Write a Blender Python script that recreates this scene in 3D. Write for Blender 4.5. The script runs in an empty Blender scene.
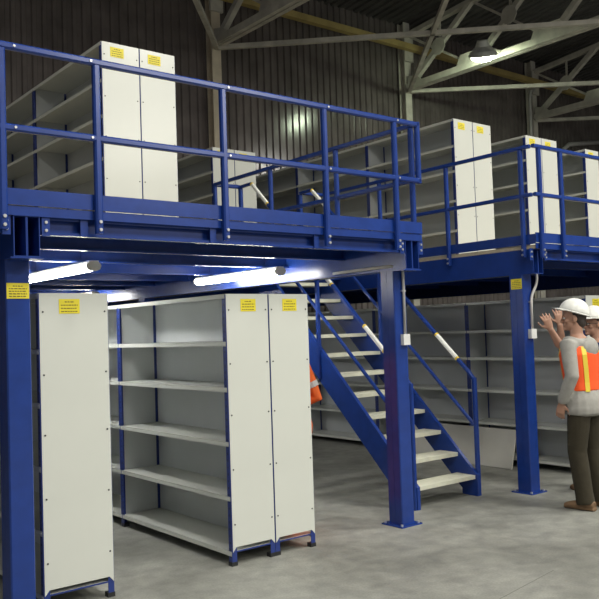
import bpy, bmesh, math, random
from mathutils import Vector, Matrix
random.seed(4)
S = bpy.context.scene
COL = S.collection
V = Vector

# ------------------------------------------------------------------ camera
cam = bpy.data.cameras.new('camera'); co = bpy.data.objects.new('camera', cam); COL.objects.link(co)
yaw, pitch, roll = math.radians(51.3695), math.radians(2.28782), math.radians(-1.9105)
fw = V((math.cos(yaw)*math.cos(pitch), math.sin(yaw)*math.cos(pitch), math.sin(pitch)))
rt = V((math.sin(yaw), -math.cos(yaw), 0)); up = rt.cross(fw)
r2 = rt*math.cos(roll)+up*math.sin(roll); u2 = -rt*math.sin(roll)+up*math.cos(roll)
co.matrix_world = Matrix(((r2.x, u2.x, -fw.x, 0), (r2.y, u2.y, -fw.y, 0), (r2.z, u2.z, -fw.z, 1.7), (0, 0, 0, 1)))
cam.sensor_width = 36; cam.lens = 36*809.28/599; cam.clip_end = 200
S.camera = co

# ------------------------------------------------------------------ light
S.view_settings.view_transform = 'Standard'; S.view_settings.look = 'None'
S.view_settings.gamma = 1; S.view_settings.use_curve_mapping = False
S.view_settings.exposure = 0.32
W = bpy.data.worlds.new('hall_ambient_fill'); S.world = W; W.use_nodes = True  # even ambient light, added as a soft fill
bg = W.node_tree.nodes['Background']; bg.inputs[0].default_value = (0.95, 0.97, 1.0, 1); bg.inputs[1].default_value = 0.19


def area(name, loc, target, sx, sy, power, col):
    l = bpy.data.lights.new(name, 'AREA'); l.shape = 'RECTANGLE'; l.size = sx; l.size_y = sy
    l.energy = power; l.color = col
    o = bpy.data.objects.new(name, l); COL.objects.link(o); o.location = loc
    o.rotation_euler = (V(target)-V(loc)).to_track_quat('-Z', 'Y').to_euler()
    return o


# unseen roof lamps of the hall: some set from reflections, others added as fill
for lx, ly, p in ((2.5, -2.0, 260), (8.5, -1.5, 330), (14.0, 2.0, 330), (2.0, -8.0, 330), (8.5, -8.0, 420), (13.2, -9.0, 420), (12.2, -11.4, 300), (14.0, -13.0, 300),
                  (-3.5, -2.0, 150), (-3.5, 4.0, 100), (20.0, 4.0, 300), (3.5, 1.8, 215), (9.0, 2.2, 215)):
    area('unseen_roof_lamp', (lx, ly, 8.6), (lx, ly, 0), 1.0, 1.0, p, (1.0, 0.975, 0.89))


# ------------------------------------------------------------------ materials
def nodes(name):
    m = bpy.data.materials.new(name); m.use_nodes = True
    nt = m.node_tree; b = nt.nodes['Principled BSDF']
    return m, nt, b


def simple(name, col, rough=.5, metal=0, spec=.5, var=.06, scale=6.0, bump=0.0, bscale=60.0):
    """paint/cloth with slight procedural unevenness"""
    m, nt, b = nodes(name)
    tc = nt.nodes.new('ShaderNodeTexCoord'); n = nt.nodes.new('ShaderNodeTexNoise')
    n.inputs['Scale'].default_value = scale; n.inputs['Detail'].default_value = 4
    nt.links.new(tc.outputs['Object'], n.inputs['Vector'])
    r = nt.nodes.new('ShaderNodeValToRGB')
    lo = [c*(1-var) for c in col]; hi = [min(1, c*(1+var)) for c in col]
    r.color_ramp.elements[0].color = (*lo, 1); r.color_ramp.elements[1].color = (*hi, 1)
    r.color_ramp.elements[0].position = .3; r.color_ramp.elements[1].position = .7
    nt.links.new(n.outputs['Fac'], r.inputs['Fac']); nt.links.new(r.outputs['Color'], b.inputs['Base Color'])
    b.inputs['Roughness'].default_value = rough; b.inputs['Metallic'].default_value = metal
    b.inputs['Specular IOR Level'].default_value = spec
    if bump:
        n2 = nt.nodes.new('ShaderNodeTexNoise'); n2.inputs['Scale'].default_value = bscale
        nt.links.new(tc.outputs['Object'], n2.inputs['Vector'])
        bp = nt.nodes.new('ShaderNodeBump'); bp.inputs['Strength'].default_value = bump; bp.inputs['Distance'].default_value = .02
        nt.links.new(n2.outputs['Fac'], bp.inputs['Height']); nt.links.new(bp.outputs['Normal'], b.inputs['Normal'])
    return m


def emit(name, col, strength):
    m, nt, b = nodes(name)
    b.inputs['Base Color'].default_value = (.9, .9, .9, 1)
    b.inputs['Emission Color'].default_value = (*col, 1); b.inputs['Emission Strength'].default_value = strength
    return m


BLUE = simple('blue_paint', (0.010, 0.038, 0.215), .26, var=.10, scale=9)
NAVY = simple('upright_blue_paint', (0.014, 0.034, 0.19), .38, var=.08)
CREAM = simple('cream_sheet_steel', (0.62, 0.635, 0.585), .24, var=.02, scale=2, bump=.05, bscale=3)
GREY = simple('grey_shelf_steel', (0.52, 0.54, 0.54), .30, var=.03, scale=3)
DARK = simple('dark_hole', (0.02, 0.02, 0.025), .6)
BLACK = simple('black_plastic', (0.015, 0.015, 0.017), .5)
ZINC = simple('zinc_bolt', (0.62, 0.62, 0.62), .3, metal=.7)
YEL = simple('yellow_label', (0.78, 0.66, 0.03), .45, var=.03)
TAPE = simple('yellow_tape', (0.80, 0.58, 0.05), .4)
WTAPE = simple('white_tape', (0.85, 0.85, 0.80), .4)
INK = simple('printing_ink', (0.16, 0.12, 0.02), .6)
TREAD = simple('pale_tread', (0.58, 0.58, 0.47), .6, var=.08, scale=12)
CHIP = simple('chipboard_deck', (0.44, 0.38, 0.28), .7, var=.12, scale=40)
CONDUIT = simple('grey_conduit', (0.48, 0.47, 0.45), .5)
JBOX = simple('white_plastic', (0.68, 0.68, 0.66), .45)
LAMPB = simple('lamp_housing', (0.66, 0.66, 0.64), .5)
TUBE = emit('lit_diffuser', (1.0, 1.0, 0.98), 31.0)
UNLIT = simple('unlit_diffuser', (0.42, 0.42, 0.40), .35)
HIBAY = emit('lit_lens', (0.84, 1.0, 0.72), 60.0)
ALU = simple('dull_aluminium', (0.68, 0.69, 0.64), .4, metal=.2)
STEEL = simple('dusty_grey_steel', (0.56, 0.53, 0.46), .75, var=.22, scale=3)
OCHRE = simple('ochre_painted_steel', (0.42, 0.32, 0.12), .7, var=.15, scale=3)
HALLCOL = simple('beige_painted_steel', (0.60, 0.52, 0.40), .75, var=.15, scale=3)
LEAN = simple('pale_loose_panel', (0.50, 0.49, 0.44), .4, var=.03)


def wall_mat(name, col, rough, metal):
    m = simple(name, col, rough, metal=metal, var=.25, scale=1.5)
    return m


WALLM = wall_mat('dark_corrugated_steel', (0.150, 0.130, 0.124), .17, 0.0)
ROOFM = wall_mat('dark_roof_steel', (0.085, 0.082, 0.08), .45, 0.0)


def concrete():
    m, nt, b = nodes('concrete')
    tc = nt.nodes.new('ShaderNodeTexCoord')
    def noise(s, d, w=0):
        n = nt.nodes.new('ShaderNodeTexNoise'); n.inputs['Scale'].default_value = s; n.inputs['Detail'].default_value = d
        n.inputs['Distortion'].default_value = w; nt.links.new(tc.outputs['Object'], n.inputs['Vector']); return n
    def ramp(n, a, bb, p0=.35, p1=.68):
        r = nt.nodes.new('ShaderNodeValToRGB'); r.color_ramp.elements[0].position = p0; r.color_ramp.elements[1].position = p1
        r.color_ramp.elements[0].color = (*a, 1); r.color_ramp.elements[1].color = (*bb, 1)
        nt.links.new(n.outputs['Fac'], r.inputs['Fac']); return r
    a = ramp(noise(1.1, 6, .6), (0.178, 0.180, 0.163), (0.29, 0.292, 0.268))
    c = ramp(noise(7, 8, .3), (0.82, .82, .82), (1.12, 1.12, 1.1))
    d = ramp(noise(70, 3), (0.88, .88, .88), (1.1, 1.1, 1.1))
    def mul(x, y):
        mx = nt.nodes.new('ShaderNodeMix'); mx.data_type = 'RGBA'; mx.blend_type = 'MULTIPLY'; mx.inputs[0].default_value = 1
        nt.links.new(x, mx.inputs[6]); nt.links.new(y, mx.inputs[7]); return mx.outputs[2]
    nt.links.new(mul(mul(a.outputs[0], c.outputs[0]), d.outputs[0]), b.inputs['Base Color'])
    rr = nt.nodes.new('ShaderNodeMapRange'); rr.inputs['To Min'].default_value = .38; rr.inputs['To Max'].default_value = .68
    nt.links.new(noise(3, 4).outputs['Fac'], rr.inputs['Value']); nt.links.new(rr.outputs[0], b.inputs['Roughness'])
    bp = nt.nodes.new('ShaderNodeBump'); bp.inputs['Strength'].default_value = .12; bp.inputs['Distance'].default_value = .01
    nt.links.new(noise(25, 6).outputs['Fac'], bp.inputs['Height']); nt.links.new(bp.outputs[0], b.inputs['Normal'])
    return m


CONC = concrete()


# ------------------------------------------------------------------ mesh helpers (world coordinates)
class MB:
    def __init__(s): s.bm = bmesh.new()

    def _faces(s, vs, fs, mi=0, smooth=False):
        v = [s.bm.verts.new(p) for p in vs]
        for f in fs:
            try:
                q = s.bm.faces.new([v[i] for i in f]); q.material_index = mi; q.smooth = smooth
            except ValueError: pass
        return s

    def box(s, x0, x1, y0, y1, z0, z1, mi=0):
        vs = [(x, y, z) for x in (x0, x1) for y in (y0, y1) for z in (z0, z1)]
        return s._faces(vs, [(0, 1, 3, 2), (4, 6, 7, 5), (0, 4, 5, 1), (2, 3, 7, 6), (0, 2, 6, 4), (1, 5, 7, 3)], mi)

    def bar(s, p, q, w, h=None, upv=(0, 0, 1), cham=.22, mi=0):
        """straight hollow-section bar with softened corners"""
        p, q = V(p), V(q); h = h or w; d = (q-p).normalized(); u = V(upv)
        if abs(d.dot(u)) > .98: u = V((0, 1, 0))
        sd = d.cross(u).normalized(); u = sd.cross(d)
        a, b = w/2, h/2; c = min(w, h)*cham
        pr = [(a, b-c), (a-c, b), (-a+c, b), (-a, b-c), (-a, -b+c), (-a+c, -b), (a-c, -b), (a, -b+c)] if cham else [(a, b), (-a, b), (-a, -b), (a, -b)]
        n = len(pr); vs = [tuple(e+sd*x+u*y) for e in (p, q) for x, y in pr]
        fs = [(i, (i+1) % n, n+(i+1) % n, n+i) for i in range(n)] + [tuple(range(n))[::-1], tuple(range(n, 2*n))]
        return s._faces(vs, fs, mi)

    def tube(s, pts, r, seg=10, mi=0, smooth=True):
        pts = [V(p) for p in pts]; rings = []; u = None
        rr = r if isinstance(r, (list, tuple)) else [r]*len(pts)
        for i, p in enumerate(pts):
            d = (pts[min(i+1, len(pts)-1)]-pts[max(i-1, 0)]).normalized()
            if u is None: u = d.orthogonal().normalized()
            u = (u-d*u.dot(d)).normalized(); w = d.cross(u)
            ri = rr[i]; ra, rb = ri if isinstance(ri, tuple) else (ri, ri)
            rings.append([s.bm.verts.new(p+u*ra*math.cos(2*math.pi*k/seg)+w*rb*math.sin(2*math.pi*k/seg)) for k in range(seg)])
        for a, b in zip(rings, rings[1:]):
            for k in range(seg):
                f = s.bm.faces.new([a[k], a[(k+1) % seg], b[(k+1) % seg], b[k]]); f.smooth = smooth; f.material_index = mi
        for rg in (rings[0][::-1], rings[-1]):
            f = s.bm.faces.new(rg); f.material_index = mi
        return s

    def prism(s, poly, ax, a0, a1, mi=0):
        """poly: 2-D points of the two other axes in order; extruded along axis ax"""
        def P(u, v, w):
            return [(w, u, v), (u, w, v), (u, v, w)][ax]
        n = len(poly); vs = [P(u, v, w) for w in (a0, a1) for u, v in poly]
        fs = [(i, (i+1) % n, n+(i+1) % n, n+i) for i in range(n)] + [tuple(range(n))[::-1], tuple(range(n, 2*n))]
        return s._faces(vs, fs, mi)

    def ellipsoid(s, c, r, rot=None, mi=0, seg=20, rings=12, smooth=True):
        m = Matrix.Translation(V(c)) @ (rot.to_matrix().to_4x4() if rot else Matrix.Identity(4)) @ Matrix.Diagonal((*r, 1))
        g = bmesh.ops.create_uvsphere(s.bm, u_segments=seg, v_segments=rings, radius=1, matrix=m)
        for v in g['verts']:
            for f in v.link_faces: f.smooth = smooth; f.material_index = mi
        return s

    def bolt(s, c, ax, r=.011, h=.009, mi=0, seg=6):
        c = V(c); d = V((0, 0, 0)); d[abs(ax)-1] = math.copysign(h, ax)
        return s.tube([c, c+d], r, seg, mi, smooth=False)

    def build(s, name, mats, parent=None, origin=None, normals=True):
        if normals: bmesh.ops.recalc_face_normals(s.bm, faces=s.bm.faces[:])
        if parent is not None: off = world_loc(parent)
        elif origin is not None: off = V(origin)
        else:
            xs = [v.co for v in s.bm.verts]
            off = V(((min(p.x for p in xs)+max(p.x for p in xs))/2, (min(p.y for p in xs)+max(p.y for p in xs))/2, min(p.z for p in xs)))
        bmesh.ops.translate(s.bm, verts=s.bm.verts[:], vec=-off)
        me = bpy.data.meshes.new(name); s.bm.to_mesh(me); s.bm.free()
        for m in (mats if isinstance(mats, (list, tuple)) else [mats]): me.materials.append(m)
        o = bpy.data.objects.new(name, me); COL.objects.link(o)
        if parent is not None: o.parent = parent
        else: o.location = off
        return o


def world_loc(o):
    l = o.location.copy()
    while o.parent is not None:
        o = o.parent; l += o.location
    return l


def tag(o, label=None, cat=None, group=None, kind=None):
    if label: o['label'] = label
    if cat: o['category'] = cat
    if group: o['group'] = group
    if kind: o['kind'] = kind
    return o


def thing(name, loc, label, cat, group=None):
    o = bpy.data.objects.new(name, None); COL.objects.link(o); o.location = loc; o.empty_display_size = .2
    return tag(o, label, cat, group)


# ------------------------------------------------------------------ the setting
fl = MB().box(-14, 44, -15, 15.9, -.2, 0)
tag(fl.build('floor', CONC, origin=(0, 0, 0)), kind='structure')


def ribbed(u0, u1, pitch, depth):
    """trapezoid profile along u"""
    out = []; u = u0
    while u < u1:
        out += [(u, 0), (u+pitch*.42, 0), (u+pitch*.52, depth), (u+pitch*.9, depth)]; u += pitch
    return out


w = MB(); pr = ribbed(-14, 44, .21, .04)
vs = [(u, 15.5-d, z) for z in (0, 10.3) for u, d in pr]; n = len(pr)
w._faces(vs, [(i, i+1, n+i+1, n+i) for i in range(n-1)]); w.box(-14, 44, 15.52, 15.7, 0, 10.3)
tag(w.build('wall_back', WALLM, origin=(0, 15.5, 0), normals=False), kind='structure')
w = MB().box(44, 44.2, -15, 15.7, 0, 13); tag(w.build('wall_right', WALLM), kind='structure')


def roof_z(y): return 10.12+(15.5-y)*.085


w = MB(); pr = ribbed(-14, 44, .25, .05)
vs = [(u, y, roof_z(y)+d) for y in (15.6, -15) for u, d in pr]; n = len(pr)
w._faces(vs, [(i, n+i, n+i+1, i+1) for i in range(n-1)])
w._faces([(-14, 15.6, roof_z(15.6)+.1), (44, 15.6, roof_z(15.6)+.1), (44, -15, roof_z(-15)+.1), (-14, -15, roof_z(-15)+.1)], [(0, 1, 2, 3)])
tag(w.build('ceiling', ROOFM, origin=(0, 0, 10), normals=False), kind='structure')

# fine saw cut in the concrete, in front of the platform
w = MB().prism([(4.0, 3.229), (4.85, 3.3595), (4.85, 3.364), (4.0, 3.2345)], 2, .0003, .001)
tag(w.build('trim_1', simple('joint_dirt', (.15, .15, .135), .9)), kind='structure')

# ------------------------------------------------------------------ hall frame: columns, trusses, bracing
ZC = 8.28
TX = {'a': 3.9, 'b': 9.96, 'c': 16.2, 'd': 22.0, 'e': 28.0}
names = {'a': 'nearest roof truss, high over the left platform', 'b': 'grey roof truss over the left beige hall column, meeting wall left of the yellow beam',
         'c': 'grey roof truss carrying the lit green-white roof lamp', 'd': 'grey roof truss at far right behind the lit roof lamp', 'e': 'farthest grey roof truss at the right edge'}
cnames = {'a': 'beige steel hall column against back wall, left of the frame', 'b': 'beige hall column behind the twin-panel shelf at left',
          'c': 'beige-grey hall column in mid wall with roof truss fan', 'd': 'grey hall column far right with bent pipe beside it', 'e': 'farthest grey hall column on back wall'}
for k in 'abcde':
    x = TX[k]
    if k not in 'ae':
        t = thing('hall_column', (x, 15.3, 0), cnames[k], 'column')
        MB().box(x-.12, x+.12, 15.17, 15.19, 0, 10.1).box(x-.12, x+.12, 15.39, 15.41, 0, 10.1).box(x-.012, x+.012, 15.19, 15.39, 0, 10.1).build('column_shaft', HALLCOL if k in 'ab' else STEEL, t)
        MB().box(x-.17, x+.17, 15.1, 15.165, 9.0, 9.75).build('cap_plate', STEEL, t)
        MB().box(x-.2, x+.2, 15.0, 15.45, -.0, .03).build('base_plate', STEEL, t)
    t = thing('roof_truss', (x, 15.1, ZC-.15), names[k], 'roof truss')
    L = 15.15
    def top(y): return roof_z(y)-.42
    bc = MB(); bc.bar((x-.07, L, ZC), (x-.07, -8, ZC), .11, .16, cham=0); bc.bar((x+.07, L, ZC), (x+.07, -8, ZC), .11, .16, cham=0)
    bc.build('bottom_chord', STEEL, t)
    MB().bar((x, L, top(L)), (x, -8, top(-8)), .16, .12, cham=0).build('top_chord', STEEL, t)
    y = L
    for i in range(6):
        y1 = y-2.25
        ym = (y+y1)/2-.05
        MB().bar((x, y, ZC), (x, y1, top(y1)), .13, .13, cham=0).build('strut', STEEL, t)
        MB().bar((x+.03, y, top(y)), (x+.03, y1, ZC), .06, .06, cham=0).build('tie_bar', STEEL, t)
        zm = (ZC+top(y1))/2
        MB().bar((x, ym, zm+.05), (x, ym, top(ym)), .05, .05, cham=0).build('hanger', STEEL, t)
        MB().tube([(x-.1, ym, zm-.03), (x-.075, ym, zm-.03)], .23, 10, smooth=False).build('gusset_plate', STEEL, t)
        MB().prism([(y1+.5, ZC+.06), (y1+.36, ZC+.34), (y1-.3, ZC+.34), (y1-.5, ZC+.06)], 0, x-.1, x-.075).build('gusset_plate', STEEL, t)
        y = y1
    MB().prism([(15.1, ZC-.12), (15.1, ZC+.3), (14.75, ZC+.22), (14.4, ZC-.1)], 0, x-.1, x-.07).build('gusset_plate', STEEL, t)

br = [((9.96, 15.15), (16.2, 9.1), 'pale plan brace from left hall column rising across to the lamp truss'),
      ((16.2, 15.15), (22.0, 10.1), 'pale plan brace below the lit roof lamp running right'),
      ((16.2, 15.15), (9.96, 7.6), 'thin pale brace rising steeply from the middle hall column'),
      ((9.96, 15.15), (3.9, 8.3), 'pale brace rising leftward from the left hall column'),
      ((22.0, 15.15), (28.0, 10.0), 'pale plan brace at far right beyond the third hall column')]
for (a, b, lb) in br:
    o = MB().bar((*a, ZC-.1), (*b, ZC-.1), .10, .10, cham=0).build('roof_brace', STEEL)
    tag(o, lb, 'roof brace')
o = MB().box(-14, 44, 14.93, 15.09, 9.27, 9.43).build('eave_beam', OCHRE)
tag(o, 'long ochre yellow horizontal beam high along the back wall', 'beam')
o = MB().tube([(21.5, 15.0, 0.0), (21.5, 15.0, 8.75), (21.56, 15.0, 9.0), (21.76, 15.0, 9.1)], .05, 8).build('drain_pipe', CONDUIT)
tag(o, 'thin grey bent pipe beside the far right hall column', 'pipe')
o = MB().tube([(23.2, 15.1, 6.9), (23.3, 15.1, 7.35), (23.7, 15.1, 7.6), (26.5, 15.1, 8.05)], .07, 8).build('wall_pipe', CONDUIT)
tag(o, 'pale pipe running along back wall above the right-hand upper shelves', 'pipe')

# lit high-bay lamp under the truss
hb = thing('high_bay_lamp', (15.35, 11.95, 8.02), 'lit greenish-white high-bay lamp hanging below the roof truss', 'lamp')
tl = Matrix.Translation((15.35, 11.95, 8.08)) @ Matrix.Rotation(math.radians(38), 4, 'Z') @ Matrix.Rotation(math.radians(-24), 4, 'Y')
def tilted(m): bmesh.ops.transform(m.bm, matrix=tl, verts=m.bm.verts[:]); return m
m = MB()
rs = [[(a*math.cos(q), b*math.sin(q), z) for q in [math.pi*2*k/24 for k in range(24)]] for a, b, z in ((.36, .34, 0), (.36, .34, .03), (.30, .28, .12), (.17, .17, .22), (.12, .12, .36))]
m._faces(sum(rs, []), [(24*i+k, 24*i+(k+1) % 24, 24*i+24+(k+1) % 24, 24*i+24+k) for i in range(4) for k in range(24)]+[tuple(range(96, 120))])
tilted(m).build('reflector_housing', ALU, hb)
m = MB(); tilted(m.ellipsoid((0, 0, -.005), (.30, .28, .14))).build('lens', HIBAY, hb)
MB().bar((15.40, 11.98, 8.33), (16.14, 11.98, 8.33), .06).build('bracket', STEEL, hb)

# ------------------------------------------------------------------ mezzanine steel
ZB, ZJ, ZD, ZF = 2.205, 2.345, 2.455, 2.492     # beam bottom, joist bottom, deck underside, deck top


def label_plate(parent, ax, a, u0, u1, z0, z1, sign=-1, lines=4):
    """yellow notice with rows of small dark print; ax 1 = faces -Y"""
    t = .002
    p = MB().box(u0, u1, a-t, a, z0, z1).build('label_plate', YEL, parent)
    tag(p, 'yellow notice with small dark print')
    m = MB(); h = (z1-z0)
    for i in range(lines):
        z = z1-h*(.2+.66*i/(lines-1)); u = u0+(u1-u0)*(.28 if i == 0 else .1); e = u0+(u1-u0)*(.72 if i == 0 else .9)
        while u < e-.004:
            l = min(random.uniform(.008, .022), e-u)
            m.box(u, u+l, a-t-.0006, a-t, z-h*.035, z+h*.035); u += l+.005
    m.build('print', INK, p)
    return p


def side_plate(parent, x, v0, v1, z0, z1):
    p = MB().box(x-.002, x, v0, v1, z0, z1).build('label_plate', YEL, parent); tag(p, 'yellow notice with small dark print')
    m = MB(); h = z1-z0
    for i in range(5):
        z = z1-h*(.2+.66*i/4); u = v0+(v1-v0)*(.28 if i == 0 else .1); e = v0+(v1-v0)*(.72 if i == 0 else .9)
        while u < e-.004:
            l = min(random.uniform(.008, .022), e-u); m.box(x-.0026, x-.002, u, u+l, z-h*.035, z+h*.035); u += l+.005
    m.build('print', INK, p)


def column(cx, cy, label, sign=None, side=False):
    t = thing('support_column', (cx, cy, 0), label, 'column')
    a = .0755; b = .083; m = MB(); zt = ZB
    # two lipped channels set toe to toe: seams in the +X and -X faces
    for s in (-1, 1):
        pl = [(-a, s*.001), (-a, s*(b-.008)), (-a+.008, s*b), (a-.008, s*b), (a, s*(b-.008)), (a, s*.001), (a-.022, s*.001), (a-.022, s*.006), (a-.005, s*.006),
              (a-.005, s*(b-.005)), (-a+.005, s*(b-.005)), (-a+.005, s*.006), (-a+.022, s*.006), (-a+.022, s*.001)]
        m.prism([(cx+u, cy+v) for u, v in pl], 2, .012, zt)
    m.build('column_shaft', BLUE, t)
    MB().box(cx-.125, cx+.125, cy-.125, cy+.125, 0, .012).build('base_plate', BLUE, t)
    for sx in (-1, 1):
        for sy in (-1, 1): MB().bolt((cx+sx*.1, cy+sy*.1, .012), 3, .012, .014).build('anchor_bolt', ZINC, t)
    if sign and side: side_plate(t, cx-a-.001, *sign)
    elif sign: label_plate(t, 1, cy-b-.001, *sign, lines=5)
    return t


column(1.755, 5.05, 'blue steel support column at the far left edge with yellow notice', (1.683, 1.822, 1.962, 2.058))
column(5.09, 5.045, 'blue steel support column in front of the staircase')
column(6.945, 5.06, 'blue steel support column beside the men with yellow notice at its top', (4.985, 5.115, 2.06, 2.165), side=True)
column(5.09, 9.6, 'blue support column deep behind the twin-panel shelf under the platform')


def main_beam(parent, cx, y0, y1, closed=None):
    m = MB(); a = .08; t = .006; ZT = ZD-.002
    for k in (-1, 1):
        pl = [(0, ZB+.1), (0, ZB), (a, ZB), (a, ZT), (0, ZT), (0, ZB+.1002), (t, ZB+.1002), (t, ZT-t), (a-t, ZT-t), (a-t, ZB+t), (t, ZB+t), (t, ZB+.1)]
        m.prism([(cx+k*(u+.0005), z) for u, z in pl], 1, y0, y1)
    return m.build('main_beam', BLUE, parent)


def cleat(parent, x, y, sx):
    """bolted angle cleat"""
    c = MB().box(min(x, x+sx*.05), max(x, x+sx*.05), y-.006, y, ZJ-.01, ZD).build('cleat', BLUE, parent)
    for z in (ZJ+.025, ZJ+.075): MB().bolt((x+sx*.025, y-.006, z), -2, .010, .010).build('bolt', ZINC, c)


def joist(parent, x0, x1, y, name='joist'):
    """C-channel facing the viewer's side"""
    m = MB(); t = .005
    m.prism([(y-.05, ZJ), (y, ZJ), (y, ZD), (y-.05, ZD), (y-.05, ZD-.018), (y-.045, ZD-.018), (y-.045, ZD-t), (y-t, ZD-t), (y-t, ZJ+t), (y-.045, ZJ+t), (y-.045, ZJ+.018), (y-.05, ZJ+.018)], 0, x0, x1)
    return m.build(name, BLUE, parent)


# left platform (with the landing behind the stair)
LP = thing('mezzanine_platform', (3.4, 4.85, ZB), 'blue steel left mezzanine platform above the aisle with lit tube lamps', 'platform')
XL0 = .35
for cx in (1.755, 5.09): main_beam(LP, cx, 4.80, 15.0)
for y in (5.62, 6.47, 7.5, 8.4, 9.25, 10.1, 11.0, 12.0, 13.0, 14.0):
    joist(LP, XL0, 1.675, y); joist(LP, 1.835, 5.01, y)
joist(LP, XL0, 1.66, 4.87, 'edge_beam'); joist(LP, 1.85, 5.0, 4.87, 'edge_beam')
m = MB()
m.box(XL0, 5.21, 4.80, 15.05, ZD, ZF, 0); m.box(5.21, 6.87, 7.72, 15.05, ZD, ZF, 0)
m.build('deck', CHIP, LP)  # rear part carried to the wall, unseen, to darken the space below
for x0, x1 in ((XL0, 2.18), (2.18, 3.15), (3.15, 4.1), (4.1, 5.215)):
    MB().box(x0, x1-.003, 4.792, 4.799, 2.451, 2.508).build('edge_strip', BLUE, LP)
    MB().box(x0, x1-.003, 4.785, 4.799, 2.513, 2.612).build('toe_board', BLUE, LP)
MB().box(5.212, 5.219, 4.80, 8.04, ZD, 2.508).build('edge_strip', BLUE, LP)
MB().box(5.212, 5.219, 4.80, 8.04, 2.513, 2.612).build('toe_board', BLUE, LP)
for x, s in ((1.66, -1), (1.85, 1), (5.0, -1), (5.18, 1)): cleat(LP, x, 4.81, s)
for x in (2.1, 3.06, 4.01): MB().box(x, x+.05, 4.81, 4.818, ZJ, ZD).build('cleat', BLUE, LP)
MB().box(1.655, 1.86, 4.80, 4.95, ZB-.010, ZB-.0005).build('bearing_plate', BLUE, LP)
MB().box(4.98, 5.195, 4.80, 4.95, ZB-.010, ZB-.0005).build('bearing_plate', BLUE, LP)
joist(LP, 5.18, 6.87, 7.78, 'stair_trimmer'); joist(LP, 5.18, 6.87, 9.25); joist(LP, 5.18, 6.87, 11.0)

# right platform
RP = thing('mezzanine_platform', (9.5, 4.85, ZB), 'blue steel right mezzanine platform above the men in hard hats', 'platform')
for cx in (6.955, 10.5): main_beam(RP, cx, 4.84, 15.0)
for y in (5.62, 6.47, 7.5, 8.4, 9.25, 10.1, 11.0, 12.0, 13.0, 14.0): joist(RP, 7.04, 10.42, y); joist(RP, 10.58, 13.6, y)
joist(RP, 7.04, 10.42, 4.87, 'edge_beam'); joist(RP, 10.58, 13.6, 4.87, 'edge_beam')
MB().box(6.875, 13.6, 4.80, 15.05, ZD, ZF).build('deck', CHIP, RP)  # also extended back out of view to shade the wall underneath
for x0, x1 in ((6.865, 7.25), (7.25, 8.2), (8.2, 9.2), (9.2, 10.2), (10.2, 13.6)):
    MB().box(x0, x1-.003, 4.792, 4.799, 2.451, 2.508).build('edge_strip', BLUE, RP)
    MB().box(x0, x1-.003, 4.785, 4.799, 2.513, 2.612).build('toe_board', BLUE, RP)
MB().box(6.866, 6.874, 4.80, 8.0, 2.50, 2.60).build('toe_board', BLUE, RP)
for x, s in ((6.86, -1), (7.05, 1)): cleat(RP, x, 4.835, s)
for x in (8.1, 9.05): MB().box(x, x+.05, 4.81, 4.818, ZJ, ZD).build('cleat', BLUE, RP)


# ------------------------------------------------------------------ guard rails
def post(parent, x, y, z0, z1, face=None, w=.046):
    p = MB().bar((x, y, z0), (x, y, z1), w).build('post', BLUE, parent)
    if face:
        for z in (z0+.025, z0+.075):
            c = [x, y, z]; a = abs(face)-1; c[a] += math.copysign(w/2, face); MB().bolt(c, face, .011, .01).build('bolt', ZINC, p)
    return p


ZR, ZM = 3.458, 2.968
g = thing('guard_rail', (3.4, 4.77, ZJ), 'blue front guard rail along the near edge of the left platform', 'railing')
y = 4.765
for x in (.66, 1.605, 2.205, 3.165, 4.11, 4.885): post(g, x, y, 2.36, ZR-.02, -2)
for z in (ZR, ZM): MB().bar((XL0, y, z), (5.17, y, z), .044).build('rail', BLUE, g)
MB().bar((5.17, y, ZM-.022), (5.17, y, ZR+.022), .044).build('end_piece', BLUE, g)
for x in (1.68, 2.165, 3.205, 4.145, 4.915):
    for z in (ZR, ZM): MB().bolt((x, y-.022, z), -2, .0085, .006).build('rail_bolt', ZINC, g)

ZR, ZM = 3.475, 2.99
g = thing('guard_rail', (5.225, 6.4, ZJ), 'blue side guard rail of the left platform beside the stair opening', 'railing')
for yy in (4.87, 5.87, 6.94): post(g, 5.20, yy, 2.50, ZR-.02)
for z in (ZR, ZM): MB().bar((5.20, 4.82, z), (5.20, 8.04, z), .04).build('rail', BLUE, g)
post(g, 5.20, 8.04, ZF, ZR)
MB().bar((5.20, 8.04, ZR), (5.56, 8.04, ZR), .045).build('rail', BLUE, g)

g = thing('guard_rail', (6.9, 6.4, ZJ), 'blue side guard rail of the right platform beside the stair opening', 'railing')
for yy in (4.92, 5.9, 6.95, 7.95): post(g, 6.84, yy, 2.37, ZR-.02, -1)
for z in (ZR, ZM): MB().bar((6.84, 4.80, z), (6.84, 8.0, z), .04).build('rail', BLUE, g)
MB().bar((6.82, 8.0, ZR), (6.52, 8.0, ZR), .045).build('rail', BLUE, g)

g = thing('guard_rail', (9.5, 4.77, ZJ), 'blue front guard rail of the right platform above the men', 'railing')
for x in (6.93, 7.3, 8.2, 9.2, 10.2, 11.2): post(g, x, y, 2.36, ZR-.02, -2)
for z in (ZR, ZM): MB().bar((6.84, y, z), (13.6, y, z), .04).build('rail', BLUE, g)

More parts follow.
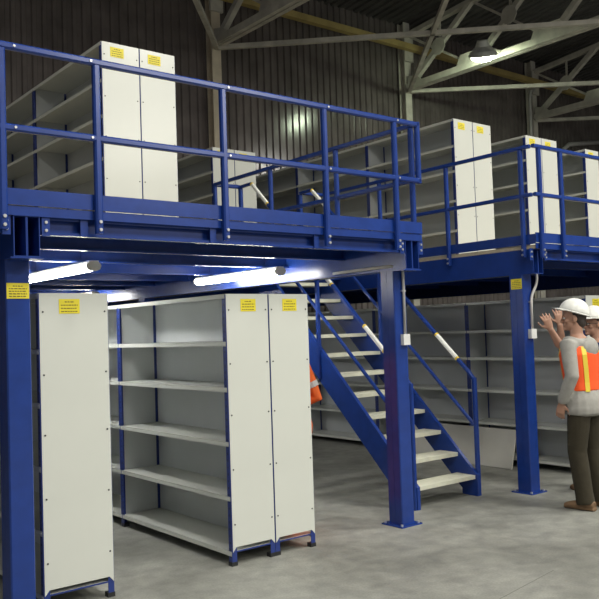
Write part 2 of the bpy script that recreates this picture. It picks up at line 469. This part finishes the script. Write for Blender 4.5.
# ------------------------------------------------------------------ staircase
st = thing('staircase', (6.02, 5.3, 0), 'blue open staircase with pale treads rising behind the middle column', 'staircase')
def nose(k): return 5.33+.2155*(k-1)
RISE = ZF/12
for x in (5.585, 6.455):
    s0 = RISE/.2155
    zt = lambda yy: .30+(yy-5.36)*s0
    MB().prism([(5.30, 0), (5.50, 0), (5.50, .06), (7.72, .06-.02+(7.72-5.50)*s0), (7.72, 2.44), (7.58, min(2.44, zt(7.58))), (5.36, .26), (5.30, .21)], 0, x-.02, x+.02).build('stringer', BLUE, st)
for k in range(1, 12):
    yy = nose(k); z = RISE*k
    MB().box(5.606, 6.434, yy-.005, yy+.235, z-.038, z).build('tread', TREAD, st)
for x, lx in ((5.56, 'left'), (6.485, 'right')):
    pth = [(x, 5.33, .02), (x, 5.33, 1.16), (x, 5.40, 1.24), (x, 7.80, 3.48), (x, 8.03, ZR)]
    h = MB()
    for a, b in zip(pth[1:], pth[2:]): h.bar(a, b, .038)
    h.build('handrail', BLUE, st)
    MB().bar((x, 5.33, 0.0), (x, 5.33, 1.18), .045).build('newel_post', BLUE, st)
    MB().bar((x, 5.35, .70), (x, 7.75, .70+2.4*.94), .032).build('mid_rail', BLUE, st)
    MB().bar((x, 6.65, 1.2), (x, 6.65, 2.38), .045).build('post', BLUE, st)
    MB().bar((x, 8.03, ZF), (x, 8.03, ZR-.02), .05).build('top_post', BLUE, st)
    for (ya, yb) in ((5.67, 5.92), (6.42, 6.68), (7.5, 7.78)):
        if lx == 'right' and ya < 5.7: ya, yb = 5.55, 5.8
        if lx == 'right' and 6 < ya < 7: continue
        za, zb = 1.24+(ya-5.40)*.9333, 1.24+(yb-5.40)*.9333
        d = V((0, yb-ya, zb-za)).normalized()
        A, B = V((x, ya, za)), V((x, yb, zb))
        MB().bar(A, B, .039, .0395).build('tape_strip', WTAPE, st)
        MB().bar(A-d*.025, A, .039, .0395).bar(B, B+d*.025, .039, .0395).build('tape_ends', TAPE, st)


# ------------------------------------------------------------------ shelving
LEV = [.105, .505, .905, 1.305, 1.645, 2.0]


def shelving(x0, y0, z0, depth, bays, face, label, group, sign=.205, baylen=1.7, levels=LEV):
    """run of open shelf bays along +Y; face -1: open towards -X, +1: open towards +X; cream end panel on the -Y end"""
    t = thing('shelving_unit', (x0+depth/2, y0, z0), label, 'shelving', group)
    x1 = x0+depth; H = levels[-1]
    xf, xb = (x0, x1) if face < 0 else (x1, x0); s = 1 if face < 0 else -1      # s: direction from open face to back
    for i in range(bays+1):
        yy = y0+i*baylen
        for (xx, sg) in ((xf, s), (xb, -s)):
            m = MB(); w = .042
            dy = 1 if i == 0 else -1
            m.box(min(xx, xx+sg*.003), max(xx, xx+sg*.003), yy if dy > 0 else yy-w, yy+w if dy > 0 else yy, .012+z0, H+z0-.004)
            m.box(min(xx, xx+sg*w), max(xx, xx+sg*w), yy-.0015, yy+.0015, .012+z0, H+z0-.004)
            if 0 < i < bays: m.box(min(xx, xx+sg*.003), max(xx, xx+sg*.003), yy, yy+w*.5, .012+z0, H+z0-.004)
            # perforations seen on the open face
            if xx == xf:
                z = .06
                while z < H-.05:
                    yc = yy+dy*w*.5
                    m.box(xx-.0008 if sg > 0 else xx-.0002, xx+.0002 if sg > 0 else xx+.0008, yc-.004, yc+.004, z0+z, z0+z+.016, 1); z += .05
            u = m.build('upright', [NAVY, DARK], t)
            MB().box(min(xx-sg*.004, xx+sg*(w+.004)), max(xx-sg*.004, xx+sg*(w+.004)), yy-.004 if dy > 0 else yy-w-.004, yy+w+.004 if dy > 0 else yy+.004, z0, z0+.03).build('foot', BLACK, u)
        # partition sheet inside the frame
        if i > 0:
            MB().box(min(xf+s*.034, xb-s*.034), max(xf+s*.034, xb-s*.034), yy-.006, yy-.004, z0+.1, z0+H-.002).build('partition', GREY, t)
    for i in range(bays):
        ya, yb = y0+i*baylen, y0+(i+1)*baylen
        MB().box(min(xb-s*.006, xb-s*.004), max(xb-s*.006, xb-s*.004), ya+.005, yb-.005, z0+.1, z0+H-.002).build('back_panel', GREY, t)
        for z in levels:
            m = MB(); zz = z0+z
            a, b = ya+.004, yb-.007; xi = xb-s*.008
            xo = xf-s*.0012
            m.box(min(xo, xi), max(xo, xi), a, b, zz-.0015, zz)
            m.box(min(xo, xo+s*.0015), max(xo, xo+s*.0015), a, b, zz-.034, zz)
            m.box(min(xo, xo+s*.014), max(xo, xo+s*.014), a, b, zz-.0345, zz-.033)
            for yc in (a+.02, b-.02): m.bolt((xo, yc, zz-.017), -1 if face < 0 else 1, .006, .003, 1, seg=6)
            m.build('shelf', [CREAM, ZINC], t)
    # end panel with clipped lower corners, and its screws
    a, b = x0+.006, x1-.004; zb = z0+.105; zt = z0+H
    m = MB().prism([(a, zt), (b, zt), (b, zb-.005), (b-.03, zb+.03), (a+.03, zb+.03), (a, zb-.005)], 1, y0-.0055, y0-.003)
    for zz in (.30, .70, 1.10, 1.48, 1.88):
        for xx in (a+.022, b-.022): m.bolt((xx, y0-.0055, z0+zz), -2, .0065, .003, 1)
    m.build('end_panel', [CREAM, DARK], t)
    # base rail between the feet
    MB().box(a, b, y0-.002, y0+.0, z0+.097, z0+.107).build('base_rail', NAVY, t)
    if sign:
        c = x0+sign-.005-(.045 if z0 > 1 else 0)
        label_plate(t, 1, y0-.0058, c-.065, c+.075, z0+1.868, z0+1.962)
    return t


D = .392
GA = 'shelving units on the floor'; GB = 'shelving units on the upper deck'
shelving(1.90, 5.03, 0, .475, 2, -1, 'tall cream-ended shelf unit on the floor beside the far left blue column', GA)
shelving(3.31, 5.03, 0, D, 2, -1, 'lower grey shelf unit open to the lit aisle, cream end with yellow notice', GA, baylen=1.78)
shelving(3.31+D+.004, 5.03, 0, D, 2, 1, 'lower shelf unit whose cream end panel stands nearest the staircase', GA, baylen=1.78)
shelving(3.285, 6.97, ZF, D, 2, -1, 'upper shelf unit at left, open grey shelves behind the guard rail', GB, baylen=1.75)
shelving(3.285+D+.004, 6.97, ZF, D, 2, 1, 'upper left shelf unit showing only its glossy cream end, right of its pair', GB, baylen=1.75)
shelving(6.5, 10.1, ZF, D, 1, -1, 'small distant upper shelf unit behind stair top, left of its pair', GB)
shelving(6.5+D+.004, 10.1, ZF, D, 1, 1, 'distant upper shelf end behind stair top, right of its pair', GB)
shelving(8.385, 7.07, ZF, D, 3, -1, 'longest upper shelf unit, open grey bays above the staircase', GB)
shelving(8.385+D+.004, 7.07, ZF, D, 3, 1, 'upper shelf unit with cream end backing onto the longest unit', GB)
shelving(10.06, 7.13, ZF, D, 2, -1, 'upper shelf unit behind the right platform corner post, open side left', GB)
shelving(10.06+D+.004, 7.13, ZF, D, 2, 1, 'narrow cream shelf end just right of the right platform corner', GB)
shelving(11.74, 7.2, ZF, D, 2, -1, 'upper shelf unit at the right edge of the picture', GB)
shelving(8.10, 5.05, 0, D, 4, -1, 'long dim lower shelf unit under the right platform behind the men', GA)
shelving(8.10+D+.004, 5.05, 0, D, 4, 1, 'lower shelf unit backing onto the long dim one, at right edge', GA)

shelving(9.90, 5.05, 0, D, 4, -1, 'mostly unseen lower shelf unit added to block light, one aisle beyond the men', GA)  # these further rows are put in to keep the wall behind dark
shelving(11.60, 5.05, 0, D, 4, -1, 'mostly unseen lower shelf unit added to block light, two aisles beyond the men', GA)

# loose panel leaning on the lower right shelves
m = MB()
P = [V((7.88, 5.98, .004)), V((7.88, 7.98, .004)), V((8.07, 7.98, .44)), V((8.07, 6.03, .44))]
nn = (P[1]-P[0]).cross(P[3]-P[0]).normalized()*.02
m._faces([tuple(p) for p in P]+[tuple(p+nn) for p in P], [(0, 1, 2, 3), (4, 7, 6, 5), (0, 4, 5, 1), (1, 5, 6, 2), (2, 6, 7, 3), (3, 7, 4, 0)])
tag(m.build('loose_panel', LEAN), 'pale loose panel leaning on the lower shelves behind the stair foot', 'panel')


# ------------------------------------------------------------------ tube lamps
def tube_lamp(x, y0, y1, z, mat, label):
    t = thing('tube_lamp', (x, (y0+y1)/2, z), label, 'lamp', 'tube lamps under the platforms')
    MB().prism([(x-.05, z+.058), (x-.06, z+.04), (x-.048, z+.012), (x-.022, z), (x+.022, z), (x+.048, z+.012), (x+.06, z+.04), (x+.05, z+.058)], 1, y0+.03, y1-.03).build('diffuser', mat, t)
    MB().prism([(x-.045, z+.0585), (x+.045, z+.0585), (x+.038, z+.08), (x-.038, z+.08)], 1, y0, y1).build('housing', LAMPB, t)
    for a, b in ((y0, y0+.03), (y1-.03, y1)):
        MB().prism([(x-.05, z+.062), (x-.063, z+.04), (x-.05, z+.008), (x-.022, z-.004), (x+.022, z-.004), (x+.05, z+.008), (x+.063, z+.04), (x+.05, z+.062)], 1, a, b).build('end_cap', LAMPB, t)
    for k in range(4):
        yy = y0+.15+(y1-y0-.3)*k/3
        for sx in (-1, 1): MB().box(min(x+sx*.054, x+sx*.064), max(x+sx*.054, x+sx*.064), yy-.012, yy+.012, z+.03, z+.062).build('clip', ZINC, t)
    for yy in (y0+.25, y1-.25): MB().box(x-.004, x+.004, yy-.004, yy+.004, z+.07, ZD).build('hanger', BLUE, t)
    return t


tube_lamp(2.80, 6.16, 7.68, 2.255, TUBE, 'lit white tube lamp under the left platform beside the far left column')
tube_lamp(4.72, 6.18, 7.70, 2.255, TUBE, 'lit white tube lamp above the twin cream shelf ends')
tube_lamp(4.72, 10.35, 11.85, 2.265, TUBE, 'lit tube lamp far back, seen above the grey aisle shelf')
tube_lamp(2.80, 10.35, 11.85, 2.265, TUBE, 'lit tube lamp hidden far back behind the left shelf unit')
tube_lamp(7.75, 5.4, 6.9, 2.265, UNLIT, 'unlit tube lamp in the dark under the right platform')

# ------------------------------------------------------------------ conduits with switch boxes
def arc(a, b, c, n=5):
    a, b, c = V(a), V(b), V(c); return [tuple(a*(1-t)**2+b*2*t*(1-t)+c*t*t) for t in [i/n for i in range(n+1)]]


t = thing('electrical_conduit', (5.11, 4.95, 1.56), 'grey conduit and switch box on the column in front of the stair', 'conduit')
MB().tube([(4.99, 5.72, 2.235), (4.985, 5.2, 2.24)]+arc((4.985, 5.05, 2.24), (4.99, 4.945, 2.24), (5.07, 4.945, 2.24))+arc((5.085, 4.945, 2.24), (5.115, 4.945, 2.235), (5.117, 4.945, 2.17))+[(5.117, 4.945, 1.64)], .0125, 8).build('pipe', CONDUIT, t)
MB().box(5.077, 5.157, 4.925, 4.967, 1.555, 1.65).build('switch_box', JBOX, t)
MB().box(5.095, 5.14, 4.940, 4.968, 2.02, 2.035).build('pipe_clip', ZINC, t)
t = thing('electrical_conduit', (6.95, 4.95, 1.56), 'grey conduit and switch box on the column beside the men', 'conduit')
MB().tube([(7.085, 4.955, 2.24), (7.085, 4.955, 2.19)]+arc((7.085, 4.955, 2.16), (7.075, 4.955, 2.10), (7.03, 4.955, 2.05))+arc((7.0, 4.955, 2.01), (6.975, 4.955, 1.97), (6.972, 4.955, 1.90))+[(6.97, 4.955, 1.64)], .014, 8).build('pipe', CONDUIT, t)
MB().box(6.93, 7.015, 4.935, 4.977, 1.555, 1.65).build('switch_box', JBOX, t)
MB().box(6.955, 7.0, 4.952, 4.978, 1.92, 1.935).build('pipe_clip', ZINC, t)

# ------------------------------------------------------------------ people
SKIN = simple('skin', (0.40, 0.22, 0.15), .5, var=.05)
HAIR = simple('dark_hair', (0.035, 0.025, 0.02), .6)
HATM = simple('white_hard_hat', (0.80, 0.80, 0.76), .3)
HOODIE = simple('grey_marl_cotton', (0.33, 0.32, 0.295), .9, var=.08, scale=20, bump=.3, bscale=14)
PANTS = simple('dark_olive_cotton', (0.030, 0.024, 0.012), .9, var=.12, scale=14, bump=.4, bscale=12)
NAVYC = simple('navy_cotton', (0.02, 0.03, 0.10), .9, var=.12, bump=.3, bscale=12)
ORANGE = simple('orange_cotton', (0.72, 0.12, 0.015), .8, var=.10, bump=.35, bscale=12)
VEST = simple('fluorescent_orange_vest', (0.90, 0.10, 0.015), .75, var=.04)
STRIPE = simple('yellow_reflective_stripe', (0.78, 0.60, 0.06), .5)
SILVER = simple('silver_reflective_band', (0.45, 0.46, 0.46), .4)
BOOT = simple('brown_boot_leather', (0.17, 0.10, 0.05), .7, bump=.2, bscale=20)
EYEW = simple('eye_white', (0.75, 0.73, 0.70), .3)
LENS = simple('spectacle_frame', (0.03, 0.03, 0.03), .3)


def loft(bm, pts, rad, u0=(1, 0, 0), seg=18):
    """closed tube, elliptical rings (rx along u0, ry across), rounded ends"""
    pts = [V(p) for p in pts]; rings = []
    for i, p in enumerate(pts):
        d = (pts[min(i+1, len(pts)-1)]-pts[max(i-1, 0)]).normalized()
        u = V(u0); u = (u-d*u.dot(d)).normalized(); w = d.cross(u)
        ra, rb = rad[i] if isinstance(rad[i], tuple) else (rad[i], rad[i])
        rings.append([bm.verts.new(p+u*ra*math.cos(2*math.pi*k/seg)+w*rb*math.sin(2*math.pi*k/seg)) for k in range(seg)])
    for a, b in zip(rings, rings[1:]):
        for k in range(seg): bm.faces.new([a[k], a[(k+1) % seg], b[(k+1) % seg], b[k]])
    bm.faces.new(rings[0][::-1]); bm.faces.new(rings[-1])


def ball(bm, c, r, rx=0):
    m = Matrix.Translation(V(c)) @ Matrix.Rotation(rx, 4, 'X') @ Matrix.Diagonal((*r, 1))
    bmesh.ops.create_uvsphere(bm, u_segments=20, v_segments=14, radius=1, matrix=m)


def hand(bm, wrist, d, n, side, curl=.35, spread=.10):
    """palm, four unequal fingers and a thumb; d: finger direction, n: palm normal, side: +1 thumb towards +cross(d,n)"""
    wrist, d = V(wrist), V(d).normalized(); n = V(n); n = (n-d*n.dot(d)).normalized(); w = d.cross(n)*side
    loft(bm, [wrist-d*.02, wrist+d*.02, wrist+d*.055, wrist+d*.092, wrist+d*.10], [(.026, .019), (.033, .017), (.041, .016), (.040, .014), (.034, .009)], u0=w)
    for k, (off, ln) in enumerate(((.031, .072), (.0105, .082), (-.0105, .076), (-.031, .060))):
        p = wrist+d*.088+w*off; dd = (d+w*off*spread*18).normalized(); pts = [p-d*.02, p]; ang = 0
        for f in (.45, .32, .23):
            ang += curl*(.6 if f == .45 else 1)
            p = p+(dd*math.cos(ang)+n*math.sin(ang))*ln*f; pts.append(p)
        loft(bm, pts, [.0095, .0095, .009, .008, .0055], u0=w, seg=10)
    p = wrist+d*.028+w*.03; t1 = p+(d*.6+w*.75+n*.2).normalized()*.042; t2 = t1+(d*.85+w*.4+n*.25).normalized()*.032; t3 = t2+(d*.95+w*.2+n*.3).normalized()*.024
    loft(bm, [p-w*.015, p, t1, t2, t3], [.014, .014, .0115, .0105, .007], u0=n, seg=10)


def settle(bm, name, mat, parent, voxel, smooth=4):
    """fuse the overlapping volumes into one continuous skin"""
    bmesh.ops.recalc_face_normals(bm, faces=bm.faces[:])
    me = bpy.data.meshes.new(name); bm.to_mesh(me); bm.free()
    o = bpy.data.objects.new(name, me); COL.objects.link(o)
    r = o.modifiers.new('fuse', 'REMESH'); r.mode = 'VOXEL'; r.voxel_size = voxel; r.use_smooth_shade = True
    s = o.modifiers.new('relax', 'SMOOTH'); s.iterations = smooth; s.factor = .5
    dg = bpy.context.evaluated_depsgraph_get(); dg.update()
    me2 = bpy.data.meshes.new_from_object(o.evaluated_get(dg)); o.modifiers.clear(); o.data = me2; me2.name = name
    for p in me2.polygons: p.use_smooth = True
    me2.materials.clear(); me2.materials.append(mat); o.parent = parent
    return o


def person(loc, theta, label, J, top, legs, H=1.0, sleeves=(1, 1), vest=False, hat=True, glasses=False, coverall=False, band=False, size=1.0):
    """J: joints in metres, facing +Y, right hand at +X"""
    t = thing('person', loc, label, 'person'); t.rotation_euler = (0, 0, theta); t.scale = (size, size, size)
    HM = Matrix.Translation(V(J['head'])) @ Matrix.Rotation(J.get('head_yaw', 0), 4, 'Z') @ Matrix.Translation(-V(J['head']))
    def turned(m): bmesh.ops.transform(m.bm if isinstance(m, MB) else m, matrix=HM, verts=(m.bm if isinstance(m, MB) else m).verts[:]); return m
    lean = J.get('lean', 0)
    b = bmesh.new()
    def torso(bm, g, z0=.86, z1=1.50):
        prof = [(.80, .150, .105), (.90, .165, .120), (1.0, .150, .105), (1.10, .140, .100), (1.22, .155, .112), (1.34, .172, .118), (1.42, .165, .100), (1.475, .105, .075), (1.51, .06, .058)]
        pr = [p for p in prof if z0 <= p[0] <= z1]
        loft(bm, [(0, lean*(z-.9), z*H) for z, *_ in pr], [(rx+g, ry+g) for z, rx, ry in pr])
    torso(b, 0, .8, 1.6)
    nb = V((0, lean*.6, 1.47*H))
    hv = V(J['head'])
    loft(b, [nb-V((0, 0, .04)), nb, (nb+hv)/2+V((0, -.005, -.02)), hv+V((0, -.012, -.03))], [(.07, .06), (.058, .056), (.054, .056), (.052, .055)])
    hb_ = bmesh.new()
    ball(hb_, hv+V((0, -.006, .02)), (.076, .097, .100)); ball(hb_, hv+V((0, .022, -.055)), (.056, .068, .066))
    ball(hb_, hv+V((0, .072, -.098)), (.026, .022, .020)); ball(hb_, hv+V((0, .090, .012)), (.048, .012, .010))
    loft(hb_, [hv+V((0, .084, .012)), hv+V((0, .098, -.010)), hv+V((0, .110, -.036)), hv+V((0, .090, -.046))], [.008, .010, .014, .010], seg=10)
    ball(hb_, hv+V((0, .086, -.074)), (.024, .010, .010))
    for s in (-1, 1): ball(hb_, hv+V((s*.078, -.004, -.015)), (.010, .020, .032)); ball(hb_, hv+V((s*.045, .062, -.03)), (.022, .02, .018))
    turned(hb_); tm = bpy.data.meshes.new('tmp'); hb_.to_mesh(tm); hb_.free(); b.from_mesh(tm); bpy.data.meshes.remove(tm)
    for s, k in ((1, 'r'), (-1, 'l')):
        sh, el, wr = V(J[k+'sh']), V(J[k+'el']), V(J[k+'wr'])
        m = (sh+el)/2; fm = el*.7+wr*.3
        loft(b, [V((s*.08, sh.y, sh.z-.01)), sh, m, el, fm, wr], [(.05, .05), .055, .047, .040, .041, (.028, .024)], u0=(0, 1, .3))
        hand(b, wr, J[k+'hd'], J[k+'hn'], J[k+'th'], J.get(k+'curl', .35), J.get(k+'spread', .10))
        hp, kn, an = V((s*.09, 0, .90*H)), V(J[k+'kn']), V(J[k+'an'])
        loft(b, [hp, hp*.6+kn*.4, kn, kn*.65+an*.35, an, an-V((0, 0, .05))], [.085, .075, .056, .055, .038, .04])
        loft(b, [an+V((0, -.06, -.045)), an+V((0, 0, -.045)), an+V((0, .09, -.055)), an+V((0, .15, -.06))], [(.03, .03), (.036, .034), (.042, .024), (.03, .014)])
    settle(b, 'body', SKIN, t, .0065, 3)
    # eyes, hair, spectacles
    for s in (-1, 1):
        m = MB().ellipsoid(hv+V((s*.031, .082, -.004)), (.012, .009, .009)); e = raw(turned(m), 'eye', EYEW, t)
        m = MB().ellipsoid(hv+V((s*.031, .0895, -.004)), (.005, .003, .005)); raw(turned(m), 'iris', LENS, e)
    m = bmesh.new(); ball(m, hv+V((0, -.022, .022)), (.081, .090, .098)); ball(m, hv+V((0, -.052, -.045)), (.066, .052, .055))
    settle(turned(m), 'hair', HAIR, t, .008, 3)
    if glasses:
        m = MB()
        for s in (-1, 1):
            m.tube([hv+V((s*.033+.022*math.cos(a), .104, -.006+.017*math.sin(a))) for a in [i*math.pi/6 for i in range(13)]], .003, 6)
            m.tube([hv+V((s*.056, .102, -.002)), hv+V((s*.080, .05, 0)), hv+V((s*.082, -.005, 0))], .003, 6)
        raw(turned(m), 'spectacles', LENS, t)
    # clothes
    b = bmesh.new(); torso(b, .022, .8 if not coverall else .86, 1.49)
    for s, k, f in ((1, 'r', sleeves[0]), (-1, 'l', sleeves[1])):
        sh, el, wr = V(J[k+'sh']), V(J[k+'el']), V(J[k+'wr'])
        pts = [V((s*.08, sh.y, sh.z-.015)), sh, (sh+el)/2, el]; rr = [(.075, .07), .074, .066, .060]
        if f: pts += [el*.5+wr*.5, el*.12+wr*.88, wr]; rr += [.055, .046, .040]
        else: pts += [el*.88+wr*.12]; rr += [.056]
        loft(b, pts, rr, u0=(0, 1, .3))
    if not coverall:    # hood lying on the back and ribbed hem
        for a in range(13):
            q = math.pi*(a/12)*1.3-math.pi*.15
            ball(b, nb+V((.115*math.cos(q), -.01-.10*math.sin(q), -.005-.045*max(0, math.sin(q)))), (.045, .045, .038))
        ball(b, nb+V((0, -.115, -.08)), (.12, .055, .10)); ball(b, nb+V((0, -.12, -.15)), (.08, .045, .09))
        loft(b, [(0, 0, .82*H), (0, 0, .87*H), (0, 0, .94*H), (0, .01, 1.04*H)], [(.200, .158), (.208, .166), (.200, .158), (.178, .132)])
    if not coverall: settle(b, 'hoodie', top, t, .009, 8)
    c = b if coverall else bmesh.new()
    loft(c, [(0, 0, .80*H), (0, 0, .90*H), (0, 0, 1.0*H)], [(.165, .128), (.182, .138), (.165, .120)])
    for s, k in ((1, 'r'), (-1, 'l')):
        hp, kn, an = V((s*.085, 0, .88*H)), V(J[k+'kn']), V(J[k+'an'])
        loft(c, [hp, hp*.6+kn*.4, kn, kn*.6+an*.4, kn*.2+an*.8, an-V((0, .005, .035))], [.100, .096, .082, .080, .076, .080])
    settle(c, 'coverall' if coverall else 'trousers', legs, t, .009, 3)
    for k in 'rl':
        an = V(J[k+'an'])
        c = bmesh.new()
        loft(c, [an+V((0, -.085, -.045)), an+V((0, -.03, -.035)), an+V((0, .06, -.045)), an+V((0, .14, -.055)), an+V((0, .19, -.062))], [(.036, .04), (.046, .048), (.050, .040), (.052, .030), (.034, .020)])
        loft(c, [an+V((0, -.005, -.03)), an+V((0, 0, .06))], [.052, .058])
        loft(c, [an+V((0, -.09, -.072)), an+V((0, .03, -.072)), an+V((0, .19, -.072))], [(.04, .014), (.05, .014), (.042, .014)])
        settle(c, 'boot', BOOT, t, .008, 3)
    if hat:
        m = MB(); c0 = hv+V((0, -.006, .045)); seg, rg = 28, 8; vs = []; fs = []
        tilt = Matrix.Rotation(J.get('hat_tilt', 0), 3, 'X')
        for i in range(rg+1):
            a = i/rg*math.pi/2
            for k in range(seg):
                p = 2*math.pi*k/seg; rid = .006*(abs(math.sin(p)) < .25)*math.sin(a)
                vs.append(tuple(c0+tilt @ V(((.108+rid)*math.cos(a)*math.cos(p), (.134+rid)*math.cos(a)*math.sin(p), .128*math.sin(a)))))
        fs = [(i*seg+k, i*seg+(k+1) % seg, (i+1)*seg+(k+1) % seg, (i+1)*seg+k) for i in range(rg) for k in range(seg)]
        m._faces(vs, fs, 0, True)
        vs = []; 
        for z, gr in ((.006, 0), (0, 1), (-.006, 0)):
            for k in range(seg):
                p = 2*math.pi*k/seg; bill = .055*max(0, math.sin(p))**2 if gr else 0
                e = .012*gr
                vs.append(tuple(c0+tilt @ V(((.109+e)*math.cos(p), (.135+e)*math.sin(p)+bill, z-(.010 if bill > .02 else 0)))))
        m._faces(vs, [(i*seg+k, i*seg+(k+1) % seg, (i+1)*seg+(k+1) % seg, (i+1)*seg+k) for i in range(2) for k in range(seg)], 0, True)
        bmesh.ops.remove_doubles(m.bm, verts=m.bm.verts[:], dist=.0005)
        h = raw(turned(m), 'hard_hat', HATM, t)
        s = h.modifiers.new('thickness', 'SOLIDIFY'); s.thickness = .003
    if vest:
        c = bmesh.new(); pr = [(1.02, .150, .105), (1.10, .146, .104), (1.22, .158, .113), (1.34, .175, .119), (1.41, .150, .100)]
        loft(c, [(0, lean*(z-.9), z*H) for z, *_ in pr], [(rx+.034, ry+.036) for z, rx, ry in pr], seg=28)
        v = settle(c, 'safety_vest', VEST, t, .010, 2)
        for p0 in (math.radians(-128), math.radians(-52), math.radians(115), math.radians(65)):
            m = MB(); pts = []
            for z, rx, ry in pr: pts.append((z, (rx+.036)*math.cos(p0), (ry+.038)*math.sin(p0)+lean*(z-.9)))
            vs = []
            for z, x, y in pts:
                tx, ty = -math.sin(p0), math.cos(p0)
                vs += [(x-tx*.02, y-ty*.02, z*H), (x+tx*.02, y+ty*.02, z*H)]
            m._faces(vs, [(2*i, 2*i+1, 2*i+3, 2*i+2) for i in range(len(pts)-1)])
            s = raw(m, 'reflective_stripe', STRIPE, v); q = s.modifiers.new('thickness', 'SOLIDIFY'); q.thickness = .006; q.offset = 0
    if band:
        for k in 'rl':
            sh, el = V(J[k+'sh']), V(J[k+'el']); p = sh*.42+el*.58; d = (el-sh).normalized()
            c = bmesh.new(); loft(c, [p-d*.025, p+d*.025], [.071, .070], u0=(0, 1, .3)); m = MB(); m.bm.free(); m.bm = c
            raw(m, 'reflective_band', SILVER, t)
    return t


def raw(m, name, mat, parent):
    """mesh whose coordinates are already local to its thing"""
    bmesh.ops.recalc_face_normals(m.bm, faces=m.bm.faces[:])
    me = bpy.data.meshes.new(name); m.bm.to_mesh(me); m.bm.free(); me.materials.append(mat)
    o = bpy.data.objects.new(name, me); COL.objects.link(o); o.parent = parent
    return o


def facing(a):
    a = math.radians(a); l = V((-.782, .623)); w = V((.624, .781)); f = l*math.cos(a)+w*math.sin(a)
    return math.atan2(f.y, f.x)-math.pi/2


person((6.72, 4.25, 0), facing(48), 'person in grey hoodie, orange vest and white hard hat raising one hand',
       dict(head=(0, .06, 1.665), lean=.06, hat_tilt=.30, head_yaw=math.radians(32),
            rsh=(.195, .04, 1.425), rel=(.19, .29, 1.36), rwr=(.11, .36, 1.565), rhd=(-.25, .22, .95), rhn=(.67, .74, 0), rth=1, rcurl=.14, rspread=.42,
            lsh=(-.195, .02, 1.425), lel=(-.235, -.03, 1.16), lwr=(-.215, .09, .925), lhd=(.05, .25, -1), lhn=(1, .2, 0), lth=1, lcurl=.45,
            rkn=(.11, .01, .50), ran=(.12, -.05, .085), lkn=(-.10, .03, .50), lan=(-.11, -.03, .085)),
       HOODIE, PANTS, sleeves=(0, 1), vest=True, size=1.05)
person((7.56, 4.575, 0), facing(-12), 'person in navy work clothes, glasses and white hard hat at right edge',
       dict(head=(0, .05, 1.60), lean=.04, hat_tilt=.06,
            rsh=(.19, .02, 1.37), rel=(.22, .27, 1.38), rwr=(.16, .32, 1.60), rhd=(.0, .12, 1), rhn=(.98, -.2, 0), rth=1, rcurl=.16, rspread=.42,
            lsh=(-.19, .02, 1.37), lel=(-.24, -.04, 1.10), lwr=(-.22, .07, .88), lhd=(.05, .2, -1), lhn=(1, .2, 0), lth=1,
            rkn=(.09, .09, .48), ran=(.10, .12, .085), lkn=(-.10, 0, .48), lan=(-.11, -.08, .085)),
       HOODIE, NAVYC, H=.96, sleeves=(0, 1), coverall=True, glasses=True, size=1.055)
person((4.372, 5.58, 0), facing(24), 'person in orange coverall with silver arm band, mostly hidden behind cream shelf end',
       dict(head=(0, .07, 1.60), lean=.05,
            rsh=(.19, .0, 1.38), rel=(.24, -.10, 1.11), rwr=(.15, .12, 1.04), rhd=(-.4, 1, .1), rhn=(-1, 0, 0), rth=1,
            lsh=(-.19, .0, 1.38), lel=(-.24, -.12, 1.10), lwr=(-.15, .11, 1.04), lhd=(.4, 1, .1), lhn=(1, 0, 0), lth=-1,
            rkn=(.10, .05, .48), ran=(.11, .02, .085), lkn=(-.10, .05, .48), lan=(-.11, .0, .085)),
       ORANGE, ORANGE, H=.965, coverall=True, band=True)
